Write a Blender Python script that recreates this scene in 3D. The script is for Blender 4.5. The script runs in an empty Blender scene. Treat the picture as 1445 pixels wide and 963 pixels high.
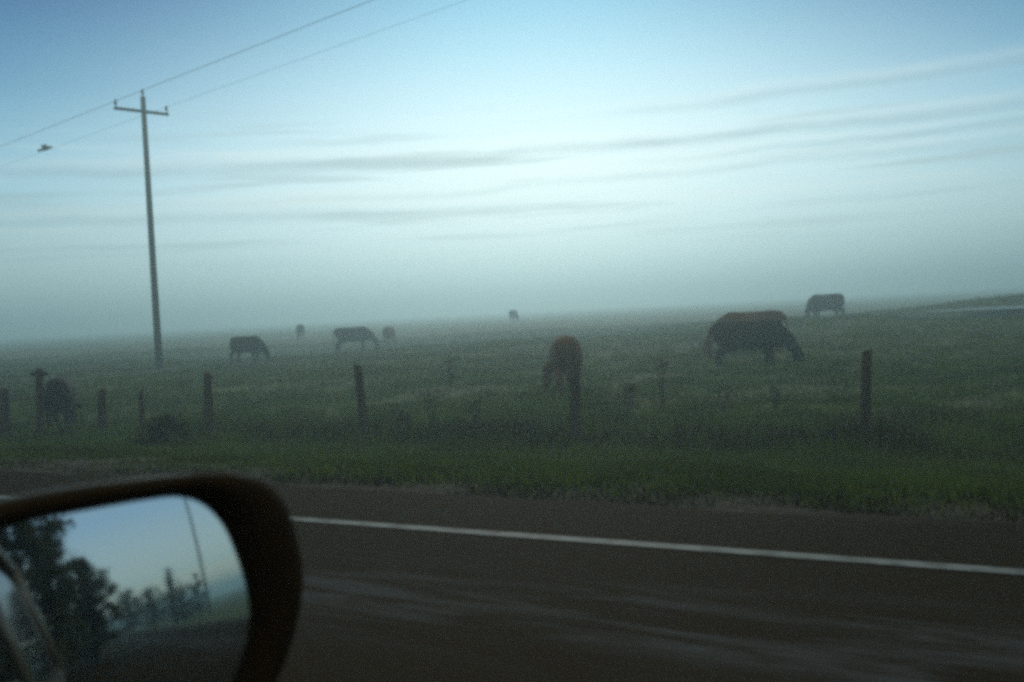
import bpy, bmesh, math, random
import numpy as np
from mathutils import Vector, Matrix, noise as mnoise

random.seed(7)
rng = np.random.default_rng(7)
SC = bpy.context.scene
COL = SC.collection
R = math.radians

# ------------------------------------------------------------------ camera
F_PX = 1418.0                       # focal length, in pixels of a 1445 px wide picture
PITCH, ROLL, EYE = -1.75, 2.9, 1.30
_p, _a = R(PITCH), R(ROLL)
FWD = Vector((0, math.cos(_p), math.sin(_p)))
_up0 = Vector((0, -math.sin(_p), math.cos(_p)))
RIGHT = Vector((1, 0, 0)) * math.cos(_a) - _up0 * math.sin(_a)
UP = _up0 * math.cos(_a) + Vector((1, 0, 0)) * math.sin(_a)
CAM = Vector((0, 0, EYE))
cd = bpy.data.cameras.new('camera')
cam = bpy.data.objects.new('camera', cd)
COL.objects.link(cam)
cd.sensor_width = 36.0
cd.lens = 36.0 * F_PX / 1445.0
cd.clip_start, cd.clip_end = 0.02, 2000
cd.dof.use_dof = True
cd.dof.focus_distance = 16.0
cd.dof.aperture_fstop = 6.5
m3 = Matrix((RIGHT, UP, -FWD)).transposed()
cam.matrix_world = Matrix.Translation(CAM) @ m3.to_4x4()
SC.camera = cam

def ray(px, py):
    return (RIGHT * (px - 722.5) + UP * (481.5 - py) + FWD * F_PX).normalized()

# ------------------------------------------------------------------ world and sun
GLOW_AZ, GLOW_EL = 2.0, 7.0
w = bpy.data.worlds.new('World')
SC.world = w
w.use_nodes = True
nt = w.node_tree
nt.nodes.clear()
L = nt.links.new

def nd(tree, kind, **kw):
    n = tree.nodes.new(kind)
    for k, v in kw.items():
        setattr(n, k, v)
    return n

def mth(tree, op, a, b=None, c=None):
    n = tree.nodes.new('ShaderNodeMath')
    n.operation = op
    for i, v in enumerate((a, b, c)):
        if v is None:
            continue
        if isinstance(v, (int, float)):
            n.inputs[i].default_value = v
        else:
            tree.links.new(v, n.inputs[i])
    return n.outputs[0]

def mixc(tree, fac, a, b, blend='MIX'):
    n = tree.nodes.new('ShaderNodeMix')
    n.data_type = 'RGBA'
    n.blend_type = blend
    n.clamp_factor = True
    for sock, v in ((n.inputs['Factor'], fac), (n.inputs['A'], a), (n.inputs['B'], b)):
        pass
    for idx, v in ((0, fac), (6, a), (7, b)):
        if isinstance(v, (int, float)):
            n.inputs[idx].default_value = v
        elif isinstance(v, tuple):
            n.inputs[idx].default_value = (*v, 1) if len(v) == 3 else v
        else:
            tree.links.new(v, n.inputs[idx])
    return n.outputs[2]

def build_sky():
    tc = nd(nt, 'ShaderNodeTexCoord')
    sx = nd(nt, 'ShaderNodeSeparateXYZ')
    L(tc.outputs['Generated'], sx.inputs[0])
    x, y, z = sx.outputs
    el = mth(nt, 'MULTIPLY', mth(nt, 'ARCSINE', z), 57.2958)          # degrees above the horizon
    az = mth(nt, 'MULTIPLY', mth(nt, 'ARCTAN2', x, y), 57.2958)       # degrees right of north
    ramp = nd(nt, 'ShaderNodeValToRGB')
    L(mth(nt, 'DIVIDE', el, 45.0), ramp.inputs[0])
    cr = ramp.color_ramp
    stops = [(0.0, (.34, .44, .40)), (.10, (.28, .46, .50)), (.18, (.12, .36, .51)), (.28, (.0, .16, .33)), (.38, (.0, .065, .22)),
             (.60, (.16, .22, .24)), (1.0, (.27, .30, .22))]
    cr.elements[0].position, cr.elements[0].color = stops[0][0], (*stops[0][1], 1)
    cr.elements[1].position, cr.elements[1].color = stops[-1][0], (*stops[-1][1], 1)
    for p_, c_ in stops[1:-1]:
        e = cr.elements.new(p_)
        e.color = (*c_, 1)
    # away from the dawn the sky is a paler, even blue with a yellow foot
    rb = nd(nt, 'ShaderNodeValToRGB')
    L(mth(nt, 'DIVIDE', el, 45.0), rb.inputs[0])
    rb.color_ramp.elements[0].color = (.85, .80, .45, 1)
    rb.color_ramp.elements[1].color = (.27, .30, .22, 1)
    for p_, c_ in ((.10, (.38, .50, .46)), (.30, (.20, .345, .46)), (.60, (.20, .29, .36))):
        e = rb.color_ramp.elements.new(p_)
        e.color = (*c_, 1)
    sm = nd(nt, 'ShaderNodeMapRange', interpolation_type='SMOOTHSTEP')
    sm.inputs[1].default_value, sm.inputs[2].default_value = 40, 85
    L(mth(nt, 'ABSOLUTE', az), sm.inputs[0])
    around = mixc(nt, sm.outputs[0], ramp.outputs[0], rb.outputs[0])
    # dawn glow round the place where the sun is about to come up
    da = mth(nt, 'DIVIDE', mth(nt, 'SUBTRACT', az, GLOW_AZ), 25.0)
    de = mth(nt, 'DIVIDE', mth(nt, 'SUBTRACT', el, GLOW_EL), 7.5)
    g = mth(nt, 'EXPONENT', mth(nt, 'MULTIPLY', mth(nt, 'ADD', mth(nt, 'MULTIPLY', da, da), mth(nt, 'MULTIPLY', de, de)), -1.0))
    da2 = mth(nt, 'DIVIDE', mth(nt, 'SUBTRACT', az, GLOW_AZ), 16.0)
    de2 = mth(nt, 'DIVIDE', mth(nt, 'SUBTRACT', el, 10.0), 15.0)
    g2 = mth(nt, 'EXPONENT', mth(nt, 'MULTIPLY', mth(nt, 'ADD', mth(nt, 'MULTIPLY', da2, da2), mth(nt, 'MULTIPLY', de2, de2)), -1.0))
    col = mixc(nt, mth(nt, 'MULTIPLY', g2, .92), around, (.18, .54, .74))
    col = mixc(nt, mth(nt, 'MULTIPLY', g, .90), col, (.78, .93, .92))
    # streaks of thin cloud lying along the horizon
    cx = nd(nt, 'ShaderNodeCombineXYZ')
    L(mth(nt, 'MULTIPLY', az, 0.030), cx.inputs[0])
    L(mth(nt, 'MULTIPLY', mth(nt, 'ADD', el, mth(nt, 'MULTIPLY', az, -0.012)), 0.62), cx.inputs[1])
    ns = nd(nt, 'ShaderNodeTexNoise')
    ns.inputs['Scale'].default_value = 1.6
    ns.inputs['Detail'].default_value = 5
    ns.inputs['Roughness'].default_value = .55
    L(cx.outputs[0], ns.inputs['Vector'])
    nv = ns.outputs['Fac']
    def window(lo0, lo1, hi0, hi1):
        a = nd(nt, 'ShaderNodeMapRange', interpolation_type='SMOOTHSTEP')
        a.inputs[1].default_value, a.inputs[2].default_value = lo0, lo1
        L(el, a.inputs[0])
        b = nd(nt, 'ShaderNodeMapRange', interpolation_type='SMOOTHSTEP')
        b.inputs[1].default_value, b.inputs[2].default_value = hi0, hi1
        b.inputs[3].default_value, b.inputs[4].default_value = 1, 0
        L(el, b.inputs[0])
        return mth(nt, 'MULTIPLY', a.outputs[0], b.outputs[0])
    def ss(v, lo, hi):
        a = nd(nt, 'ShaderNodeMapRange', interpolation_type='SMOOTHSTEP')
        a.inputs[1].default_value, a.inputs[2].default_value = lo, hi
        L(v, a.inputs[0])
        return a.outputs[0]
    wn = mth(nt, 'MULTIPLY', window(2.0, 5.0, 9.5, 12.0), ss(mth(nt, 'ABSOLUTE', az), 70, 50))
    cream = mth(nt, 'MULTIPLY', mth(nt, 'MULTIPLY', ss(nv, .50, .74), wn), .24)
    grey = mth(nt, 'MULTIPLY', mth(nt, 'MULTIPLY', ss(nv, .50, .34), wn), .75)
    col = mixc(nt, cream, col, (.78, .80, .72))
    col = mixc(nt, grey, col, mixc(nt, .62, col, (.30, .40, .42)))
    # the two long bars: a dark underside with a pale edge above
    n2 = nd(nt, 'ShaderNodeTexNoise', noise_dimensions='1D')
    n2.inputs['Scale'].default_value = .10
    n2.inputs['Detail'].default_value = 4
    L(az, n2.inputs['W'])
    wob = mth(nt, 'MULTIPLY', mth(nt, 'SUBTRACT', n2.outputs['Fac'], .5), 1.1)
    n3 = nd(nt, 'ShaderNodeTexNoise', noise_dimensions='1D')
    n3.inputs['Scale'].default_value = .16
    n3.inputs['Detail'].default_value = 3
    L(mth(nt, 'ADD', az, 300.0), n3.inputs['W'])
    def bar(el0, slope, th, amt, fade0, fade1):
        nonlocal col
        d = mth(nt, 'SUBTRACT', mth(nt, 'SUBTRACT', el, mth(nt, 'ADD', mth(nt, 'MULTIPLY', az, slope), el0)), wob)
        q = mth(nt, 'DIVIDE', d, th)
        band = mth(nt, 'EXPONENT', mth(nt, 'MULTIPLY', mth(nt, 'MULTIPLY', q, q), -1.0))
        q2 = mth(nt, 'DIVIDE', mth(nt, 'SUBTRACT', d, th * 1.5), th * 1.15)
        edge = mth(nt, 'EXPONENT', mth(nt, 'MULTIPLY', mth(nt, 'MULTIPLY', q2, q2), -1.0))
        k = mth(nt, 'MULTIPLY', mth(nt, 'MULTIPLY', ss(az, fade0, fade1), ss(az, 70, 50)), mth(nt, 'MULTIPLY_ADD', n3.outputs['Fac'], .9, .25))
        col = mixc(nt, mth(nt, 'MULTIPLY', mth(nt, 'MULTIPLY', edge, k), .17), col, (.80, .80, .72))
        col = mixc(nt, mth(nt, 'MULTIPLY', mth(nt, 'MULTIPLY', band, k), amt), col, mixc(nt, .55, col, (.25, .36, .40)))
    bar(8.75, .012, .30, .95, -26, -12)
    bar(10.4, .030, .26, .70, 2, 14)
    bar(6.9, .022, .22, .55, -30, -2)
    bar(8.15, -.004, .30, .9, -10, -19)
    bar(6.0, .010, .30, .8, 8, -14)
    bar(7.6, .028, .18, .60, 5, 14)
    sky = nd(nt, 'ShaderNodeTexSky', sky_type='NISHITA')
    sky.sun_disc = False
    sky.sun_elevation = R(9)
    sky.sun_rotation = R(GLOW_AZ)
    sky.air_density, sky.dust_density, sky.ozone_density = 1.0, .6, 3.0
    vm = nd(nt, 'ShaderNodeVectorMath', operation='SCALE')
    L(col, vm.inputs[0])
    vm.inputs['Scale'].default_value = 10.0
    out = mixc(nt, .03, vm.outputs[0], sky.outputs[0])
    bg = nd(nt, 'ShaderNodeBackground')
    bg.inputs['Strength'].default_value = .10
    L(out, bg.inputs[0])
    ow = nd(nt, 'ShaderNodeOutputWorld')
    L(bg.outputs[0], ow.inputs[0])
build_sky()

sd = bpy.data.lights.new('sun', 'SUN')
sd.energy = .5
sd.angle = R(18)
sd.color = (1, .93, .82)
so = bpy.data.objects.new('sun', sd)
COL.objects.link(so)
_sv = Vector((math.sin(R(GLOW_AZ)) * math.cos(R(9)), math.cos(R(GLOW_AZ)) * math.cos(R(9)), math.sin(R(9))))
so.rotation_euler = _sv.to_track_quat('Z', 'Y').to_euler()

vs = SC.view_settings
vs.view_transform, vs.look, vs.exposure, vs.gamma = 'Standard', 'None', 0.45, 1.0
vs.use_curve_mapping = False
cy = SC.cycles
cy.use_denoising = False
cy.use_adaptive_sampling = False
cy.max_bounces, cy.diffuse_bounces, cy.glossy_bounces, cy.volume_bounces = 6, 3, 3, 3
cy.transparent_max_bounces = 8
cy.filter_width = 3.8
cy.sample_clamp_indirect = 1.5
cy.sample_clamp_direct = 4

# ------------------------------------------------------------------ materials
def mat(name, base, rough=.8, metal=0.0, spec=.3, dark=None, scale=6.0, vec='Object', stretch=(1, 1, 1), lo=.35, hi=.65,
        detail=5, third=None, third_scale=1.0, third_lo=.5, third_hi=.7, bump=0.0, bump_scale=40.0, translucent=False):
    m = bpy.data.materials.new(name)
    m.use_nodes = True
    t = m.node_tree
    b = t.nodes['Principled BSDF']
    b.inputs['Roughness'].default_value = rough
    b.inputs['Metallic'].default_value = metal
    b.inputs['Specular IOR Level'].default_value = spec
    if dark is None:
        b.inputs['Base Color'].default_value = (*base, 1)
    tc = t.nodes.new('ShaderNodeTexCoord')
    mp = t.nodes.new('ShaderNodeMapping')
    mp.inputs['Scale'].default_value = stretch
    t.links.new(tc.outputs[vec], mp.inputs[0])
    if dark is not None:
        n = t.nodes.new('ShaderNodeTexNoise')
        n.inputs['Scale'].default_value = scale
        n.inputs['Detail'].default_value = detail
        t.links.new(mp.outputs[0], n.inputs['Vector'])
        r = t.nodes.new('ShaderNodeMapRange')
        r.inputs[1].default_value, r.inputs[2].default_value = lo, hi
        t.links.new(n.outputs['Fac'], r.inputs[0])
        c = mixc(t, r.outputs[0], dark, base)
        if third is not None:
            n2 = t.nodes.new('ShaderNodeTexNoise')
            n2.inputs['Scale'].default_value = third_scale
            n2.inputs['Detail'].default_value = 4
            t.links.new(mp.outputs[0], n2.inputs['Vector'])
            r2 = t.nodes.new('ShaderNodeMapRange')
            r2.inputs[1].default_value, r2.inputs[2].default_value = third_lo, third_hi
            t.links.new(n2.outputs['Fac'], r2.inputs[0])
            c = mixc(t, r2.outputs[0], c, third)
        t.links.new(c, b.inputs['Base Color'])
    if bump:
        n3 = t.nodes.new('ShaderNodeTexNoise')
        n3.inputs['Scale'].default_value = bump_scale
        n3.inputs['Detail'].default_value = 4
        t.links.new(mp.outputs[0], n3.inputs['Vector'])
        bp = t.nodes.new('ShaderNodeBump')
        bp.inputs['Strength'].default_value = bump
        bp.inputs['Distance'].default_value = .03
        t.links.new(n3.outputs['Fac'], bp.inputs['Height'])
        t.links.new(bp.outputs[0], b.inputs['Normal'])
    return m

M = {}
M['meadow'] = mat('meadow', (.078, .094, .014), .95, dark=(.044, .050, .007), scale=.9, third=(.050, .034, .014), third_scale=.22,
                  third_lo=.54, third_hi=.72, bump=.9, bump_scale=9)
M['grass'] = mat('grass_blades', (.120, .160, .022), .8, dark=(.058, .076, .009), scale=.8, third=(.085, .066, .030), third_scale=.30,
                 third_lo=.55, third_hi=.72, spec=.25)
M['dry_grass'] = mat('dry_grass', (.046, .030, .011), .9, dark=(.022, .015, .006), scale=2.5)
M['dead_grass'] = mat('dark_dead_grass', (.034, .030, .009), .95, dark=(.018, .014, .004), scale=3, spec=.05)
M['verge'] = mat('mown_grass', (.165, .200, .034), .85, dark=(.085, .102, .015), scale=.9, third=(.12, .10, .04), third_scale=.35,
                 third_lo=.56, third_hi=.72, spec=.2)
M['line'] = mat('worn_road_paint', (.20, .205, .21), .7, dark=(.055, .05, .045), scale=7, lo=.30, hi=.56, detail=8)
M['post'] = mat('weathered_wood', (.072, .050, .032), .9, dark=(.040, .026, .015), scale=14, stretch=(1, 1, .15), bump=.6)
M['pole'] = mat('pole_timber', (.15, .15, .13), .9, dark=(.10, .10, .085), scale=5, stretch=(1, 1, .1))
M['arm'] = mat('crossarm_timber', (.09, .08, .07), .9, dark=(.06, .05, .045), scale=5)
M['insulator'] = mat('insulator_glaze', (.10, .075, .06), .3)
M['wire'] = mat('wire_metal', (.10, .10, .10), .5, metal=.6)
M['bird'] = mat('bird_feathers', (.020, .016, .014), .8)
M['weed'] = mat('weed_stems', (.060, .054, .034), .9, dark=(.035, .030, .020), scale=12)
M['bush'] = mat('bush_leaves', (.055, .060, .022), .9, dark=(.030, .030, .010), scale=3)
M['leaf'] = mat('tree_leaves', (.050, .050, .022), .9, dark=(.024, .022, .010), scale=1.2)
M['bark'] = mat('bark', (.060, .045, .032), .95, dark=(.030, .022, .015), scale=6, stretch=(1, 1, .2))
M['plastic'] = mat('mirror_plastic', (.026, .014, .0045), .75, dark=(.021, .011, .0035), scale=60, spec=.05, bump=.12, bump_scale=300)
M['cap'] = mat('cap_paint', (.16, .13, .09), .35, spec=.4)
M['paint'] = mat('car_paint', (.11, .105, .08), .35, spec=.4, dark=(.09, .085, .065), scale=2)
M['trim'] = mat('rubber_trim', (.025, .018, .010), .7)
M['tyre'] = mat('tyre_rubber', (.022, .020, .018), .9)
M['rim'] = mat('alloy_rim', (.35, .35, .35), .35, metal=.8)
M['hide_dark'] = mat('dark_brown_hide', (.016, .007, .003), .85, dark=(.009, .004, .0015), scale=3)
M['hide_red'] = mat('red_brown_hide', (.130, .070, .034), .85, dark=(.085, .045, .022), scale=3)
M['hide_tan'] = mat('tan_hide', (.135, .058, .022), .85, dark=(.075, .032, .012), scale=3)
M['hide_black'] = mat('black_hide', (.022, .017, .014), .85, dark=(.014, .010, .009), scale=3)
M['hide_grey'] = mat('grey_brown_hide', (.060, .046, .036), .85, dark=(.032, .024, .019), scale=3)

def dirt_shoulder():
    """the meadow turns to bare brown dirt in the last metre before the road"""
    t = M['meadow'].node_tree
    b = t.nodes['Principled BSDF']
    old = b.inputs['Base Color'].links[0].from_socket
    tc = t.nodes.new('ShaderNodeTexCoord')
    dp = t.nodes.new('ShaderNodeVectorMath')
    dp.operation = 'DOT_PRODUCT'
    t.links.new(tc.outputs['Object'], dp.inputs[0])
    dp.inputs[1].default_value = (math.cos(R(61)), math.sin(R(61)), 0)
    n = t.nodes.new('ShaderNodeTexNoise')
    n.inputs['Scale'].default_value = 1.7
    n.inputs['Detail'].default_value = 5
    t.links.new(tc.outputs['Object'], n.inputs['Vector'])
    v = mth(t, 'ADD', dp.outputs['Value'], mth(t, 'MULTIPLY', mth(t, 'SUBTRACT', n.outputs['Fac'], .5), 2.2))
    r = t.nodes.new('ShaderNodeMapRange')
    r.inputs[1].default_value, r.inputs[2].default_value = 6.4, 8.2
    t.links.new(v, r.inputs[0])
    t.links.new(mixc(t, r.outputs[0], (.030, .019, .007), old), b.inputs['Base Color'])
dirt_shoulder()

def asphalt():
    m = bpy.data.materials.new('asphalt')
    m.use_nodes = True
    t = m.node_tree
    b = t.nodes['Principled BSDF']
    tc = t.nodes.new('ShaderNodeTexCoord')
    mp = t.nodes.new('ShaderNodeMapping')          # object x runs along the road: wear is drawn out that way
    mp.inputs['Scale'].default_value = (.17, 1.0, 1)
    t.links.new(tc.outputs['Object'], mp.inputs[0])
    def noise(vec, sc, det, rough=.5, dist=0.0):
        n = t.nodes.new('ShaderNodeTexNoise')
        n.inputs['Scale'].default_value = sc
        n.inputs['Detail'].default_value = det
        n.inputs['Roughness'].default_value = rough
        n.inputs['Distortion'].default_value = dist
        t.links.new(vec, n.inputs['Vector'])
        return n.outputs['Fac']
    def rng_(v, lo, hi):
        r = t.nodes.new('ShaderNodeMapRange')
        r.interpolation_type = 'SMOOTHSTEP'
        r.inputs[1].default_value, r.inputs[2].default_value = lo, hi
        t.links.new(v, r.inputs[0])
        return r.outputs[0]
    fine = noise(tc.outputs['Object'], 90, 3)
    blotch = noise(mp.outputs[0], 1.3, 5, .6)
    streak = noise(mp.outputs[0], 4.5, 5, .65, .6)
    sp = t.nodes.new('ShaderNodeSeparateXYZ')
    t.links.new(tc.outputs['Object'], sp.inputs[0])
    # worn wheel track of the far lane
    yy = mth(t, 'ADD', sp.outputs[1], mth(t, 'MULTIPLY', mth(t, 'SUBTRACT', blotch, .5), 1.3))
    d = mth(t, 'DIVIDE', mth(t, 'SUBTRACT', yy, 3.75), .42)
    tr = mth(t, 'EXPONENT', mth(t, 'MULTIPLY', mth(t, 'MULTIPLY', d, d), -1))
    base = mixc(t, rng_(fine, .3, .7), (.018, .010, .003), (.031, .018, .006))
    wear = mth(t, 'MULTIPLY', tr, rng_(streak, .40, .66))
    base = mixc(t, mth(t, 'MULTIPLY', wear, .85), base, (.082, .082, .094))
    base = mixc(t, mth(t, 'MULTIPLY', rng_(blotch, .58, .75), .22), base, (.10, .095, .09))
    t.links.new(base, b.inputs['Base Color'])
    b.inputs['Roughness'].default_value = .85
    b.inputs['Specular IOR Level'].default_value = .03
    bp = t.nodes.new('ShaderNodeBump')
    bp.inputs['Strength'].default_value = .5
    bp.inputs['Distance'].default_value = .01
    t.links.new(fine, bp.inputs['Height'])
    t.links.new(bp.outputs[0], b.inputs['Normal'])
    return m
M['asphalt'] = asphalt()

def mirror_mat():
    m = bpy.data.materials.new('mirror_silver')
    m.use_nodes = True
    b = m.node_tree.nodes['Principled BSDF']
    b.inputs['Base Color'].default_value = (.74, .76, .78, 1)
    b.inputs['Metallic'].default_value = 1
    b.inputs['Roughness'].default_value = .03
    return m
M['mirror'] = mirror_mat()

def glass_mat():
    m = bpy.data.materials.new('dark_glass')
    m.use_nodes = True
    b = m.node_tree.nodes['Principled BSDF']
    b.inputs['Base Color'].default_value = (.012, .012, .010, 1)
    b.inputs['Roughness'].default_value = .08
    return m
M['glass'] = glass_mat()

def water_mat():
    m = bpy.data.materials.new('still_water')
    m.use_nodes = True
    t = m.node_tree
    b = t.nodes['Principled BSDF']
    b.inputs['Base Color'].default_value = (.16, .18, .18, 1)
    b.inputs['Roughness'].default_value = .35
    tc = t.nodes.new('ShaderNodeTexCoord')
    n = t.nodes.new('ShaderNodeTexNoise')
    n.inputs['Scale'].default_value = 3.0
    n.inputs['Detail'].default_value = 3
    t.links.new(tc.outputs['Object'], n.inputs['Vector'])
    bp = t.nodes.new('ShaderNodeBump')
    bp.inputs['Strength'].default_value = .8
    bp.inputs['Distance'].default_value = .12
    t.links.new(n.outputs['Fac'], bp.inputs['Height'])
    t.links.new(bp.outputs[0], b.inputs['Normal'])
    b.inputs['IOR'].default_value = 1.33
    b.inputs['Specular IOR Level'].default_value = .5
    return m
M['water'] = water_mat()

# ------------------------------------------------------------------ helpers
def tag(o, label=None, cat=None, group=None, kind=None):
    if label: o['label'] = label
    if cat: o['category'] = cat
    if group: o['group'] = group
    if kind: o['kind'] = kind
    return o

def link(name, me, material=None, parent=None, smooth=True):
    o = bpy.data.objects.new(name, me)
    COL.objects.link(o)
    if material: me.materials.append(material)
    if parent is not None: o.parent = parent
    if smooth:
        me.polygons.foreach_set('use_smooth', [True] * len(me.polygons))
    return o

def from_bm(name, bm, material, parent=None, smooth=True):
    bmesh.ops.recalc_face_normals(bm, faces=bm.faces)
    me = bpy.data.meshes.new(name)
    bm.to_mesh(me)
    bm.free()
    return link(name, me, material, parent, smooth)

def empty(name, loc, rz=0):
    o = bpy.data.objects.new(name, None)
    COL.objects.link(o)
    o.location = loc
    o.rotation_euler = (0, 0, rz)
    return o

def tube(bm, pts, radii, seg=10, flat=(1, 1), cap=True):
    """swept tapered tube; flat scales the two cross directions"""
    pts = [Vector(p) for p in pts]
    rings = []
    prev = None
    for i, p in enumerate(pts):
        d = (pts[min(i + 1, len(pts) - 1)] - pts[max(i - 1, 0)]).normalized()
        if prev is None:
            ref = Vector((0, 1, 0)) if abs(d.y) < .9 else Vector((0, 0, 1))
        else:
            ref = prev
        u = (ref - d * ref.dot(d)).normalized()
        prev = u
        v = d.cross(u)
        r = radii[i]
        rings.append([bm.verts.new(p + (u * math.cos(2 * math.pi * k / seg) * flat[0] + v * math.sin(2 * math.pi * k / seg) * flat[1]) * r)
                      for k in range(seg)])
    for a, b in zip(rings, rings[1:]):
        for k in range(seg):
            bm.faces.new((a[k], a[(k + 1) % seg], b[(k + 1) % seg], b[k]))
    if cap:
        bm.faces.new(rings[0][::-1])
        bm.faces.new(rings[-1])

def ellipsoid(bm, c, r, rot=None):
    mtx = Matrix.Translation(Vector(c)) @ (rot.to_4x4() if rot else Matrix.Identity(4)) @ Matrix.Diagonal((*r, 1))
    bmesh.ops.create_uvsphere(bm, u_segments=14, v_segments=10, radius=1, matrix=mtx)

def box(bm, lo, hi, bevel=0.0, mtx=None):
    lo, hi = Vector(lo), Vector(hi)
    mm = Matrix.Translation((lo + hi) / 2) @ Matrix.Diagonal((*(hi - lo), 1))
    if mtx: mm = mtx @ mm
    g = bmesh.ops.create_cube(bm, size=1, matrix=mm)
    if bevel:
        es = list({e for v in g['verts'] for e in v.link_edges})
        bmesh.ops.bevel(bm, geom=es, offset=bevel, segments=2, affect='EDGES', profile=.6)

# ------------------------------------------------------------------ ground
TH = 61.0
DIR = Vector((-math.sin(R(TH)), math.cos(R(TH)), 0))    # the way the road runs (and the car drives)
NRM = Vector((math.cos(R(TH)), math.sin(R(TH)), 0))     # across the road, towards the field
S_LINE, S_ROAD, S_FENCE = 5.03, 6.05, 12.7

def sstep(x, a, b):
    t = np.clip((x - a) / (b - a), 0, 1)
    return t * t * (3 - 2 * t)

def vnoise(x, y, sc, seed):
    """smooth value noise, numpy"""
    xs, ys = x / sc + seed * 17.3, y / sc + seed * 9.1
    xi, yi = np.floor(xs), np.floor(ys)
    fx, fy = xs - xi, ys - yi
    fx, fy = fx * fx * (3 - 2 * fx), fy * fy * (3 - 2 * fy)
    def h(a, b):
        v = np.sin(a * 127.1 + b * 311.7 + seed * 74.7) * 43758.5453
        return v - np.floor(v)
    return (h(xi, yi) * (1 - fx) + h(xi + 1, yi) * fx) * (1 - fy) + (h(xi, yi + 1) * (1 - fx) + h(xi + 1, yi + 1) * fx) * fy

def ground(x, y):
    x, y = np.asarray(x, float), np.asarray(y, float)
    s = x * NRM.x + y * NRM.y
    z = -0.03 - .55 * sstep(s, 6.2, 11.8) + .10 * sstep(s, 12.2, 16)
    z = z - .35 * sstep(-s, 4.8, 9)
    f = sstep(s, 6.5, 12)
    z = z + f * (.13 * (vnoise(x, y, 2.3, 1) - .5) + .05 * (vnoise(x, y, .8, 2) - .5))
    far = sstep(s, 16, 40)
    calm = 1 - sstep(x, 8, 18)
    z = z + far * .30 * (vnoise(x, y, 14, 3) - .5) * calm
    z = z - .28 * np.exp(-((x + 10) / 5) ** 2 - ((y - 22) / 5) ** 2)
    crest = np.exp(-((y - 42) / 9) ** 2) * sstep(x, 5, 17)
    z = z + .40 * crest
    rim = sstep(x, 7, 14) * (1 - sstep(x, 17, 21)) * sstep(y, 43, 49) * (1 - sstep(y, 64, 74))
    z = z + .40 * rim
    z = z - .38 * np.exp(-((x + 14) / 9) ** 2 - ((y - 64) / 13) ** 2)
    dip = sstep(y, 45, 49) * sstep(x, 18, 21.5) * (1 - sstep(y, 55, 62)) * (1 - sstep(x, 60, 72))
    z = z - .30 * dip
    bank = np.exp(-((y - (62.5 - .10 * (x - 30))) / 3.4) ** 2) * sstep(x, 15, 30)
    z = z + 1.05 * bank * (.85 + .4 * vnoise(x, y, 5, 6))
    return z

def gz(x, y):
    return float(ground(x, y))

def sheet(name, xs, ys, fn, material):
    X, Y = np.meshgrid(xs, ys)
    Z = fn(X, Y)
    v = np.stack([X, Y, Z], -1).reshape(-1, 3)
    nx, ny = len(xs), len(ys)
    i = np.arange(nx * ny).reshape(ny, nx)
    f = np.stack([i[:-1, :-1], i[:-1, 1:], i[1:, 1:], i[1:, :-1]], -1).reshape(-1, 4)
    me = bpy.data.meshes.new(name)
    me.vertices.add(len(v)); me.vertices.foreach_set('co', v.ravel())
    me.loops.add(f.size); me.loops.foreach_set('vertex_index', f.ravel().astype(np.int32))
    me.polygons.add(len(f)); me.polygons.foreach_set('loop_start', np.arange(0, f.size, 4, dtype=np.int32))
    me.update(calc_edges=True)
    return link(name, me, material)

def graded(lo, hi, n, p=2.0, c=0.0):
    u = np.linspace(-1, 1, n)
    v = np.sign(u) * np.abs(u) ** p
    return np.where(v < 0, c + v * (c - lo), c + v * (hi - c))

EXT = 800
g = sheet('ground', graded(-EXT, EXT, 460, 2.2), graded(-EXT, EXT, 500, 2.2, 8), ground, M['meadow'])
tag(g, kind='structure')

def strip(name, s0, s1, t0, t1, z, material, nt_=2, wob=0.0):
    """a flat sheet along the road; object x runs along the road, y across it"""
    bm = bmesh.new()
    ts = np.linspace(t0, t1, nt_)
    a = [bm.verts.new((t, s0, 0)) for t in ts]
    b = [bm.verts.new((t, s1 + (wob * (mnoise.noise((t * .8, 3, 0)) + .5 * mnoise.noise((t * 3, 7, 0))) if wob else 0), 0)) for t in ts]
    for k in range(nt_ - 1):
        bm.faces.new((a[k], a[k + 1], b[k + 1], b[k]))
    bmesh.ops.recalc_face_normals(bm, faces=bm.faces)
    me = bpy.data.meshes.new(name)
    bm.to_mesh(me); bm.free()
    o = link(name, me, material, smooth=False)
    # object x -> DIR, object y -> NRM is left-handed, so the road is laid with y mirrored
    o.matrix_world = Matrix(((DIR.x, NRM.x, 0, 0), (DIR.y, NRM.y, 0, 0), (0, 0, 1, z), (0, 0, 0, 1)))
    return o
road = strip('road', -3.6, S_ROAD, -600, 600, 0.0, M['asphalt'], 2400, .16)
tag(road, kind='structure')
el_ = strip('edge_line', S_LINE - .055, S_LINE + .055, -7, 590, .004, M['line'], 60, .01)
tag(el_, kind='structure')

# pond beyond the crest on the right
def pond():
    bm = bmesh.new()
    pts = []
    for k in range(48):
        a = 2 * math.pi * k / 48
        rr = 1 + .10 * math.sin(3 * a + 1) + .05 * math.sin(7 * a)
        pts.append((46 + 23 * rr * math.cos(a), 53 + 7.0 * rr * math.sin(a) - .09 * 23 * math.cos(a), .05))
    bm.faces.new([bm.verts.new(p) for p in pts])
    o = from_bm('water', bm, M['water'], smooth=False)
    tag(o, kind='structure')
pond()

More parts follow.
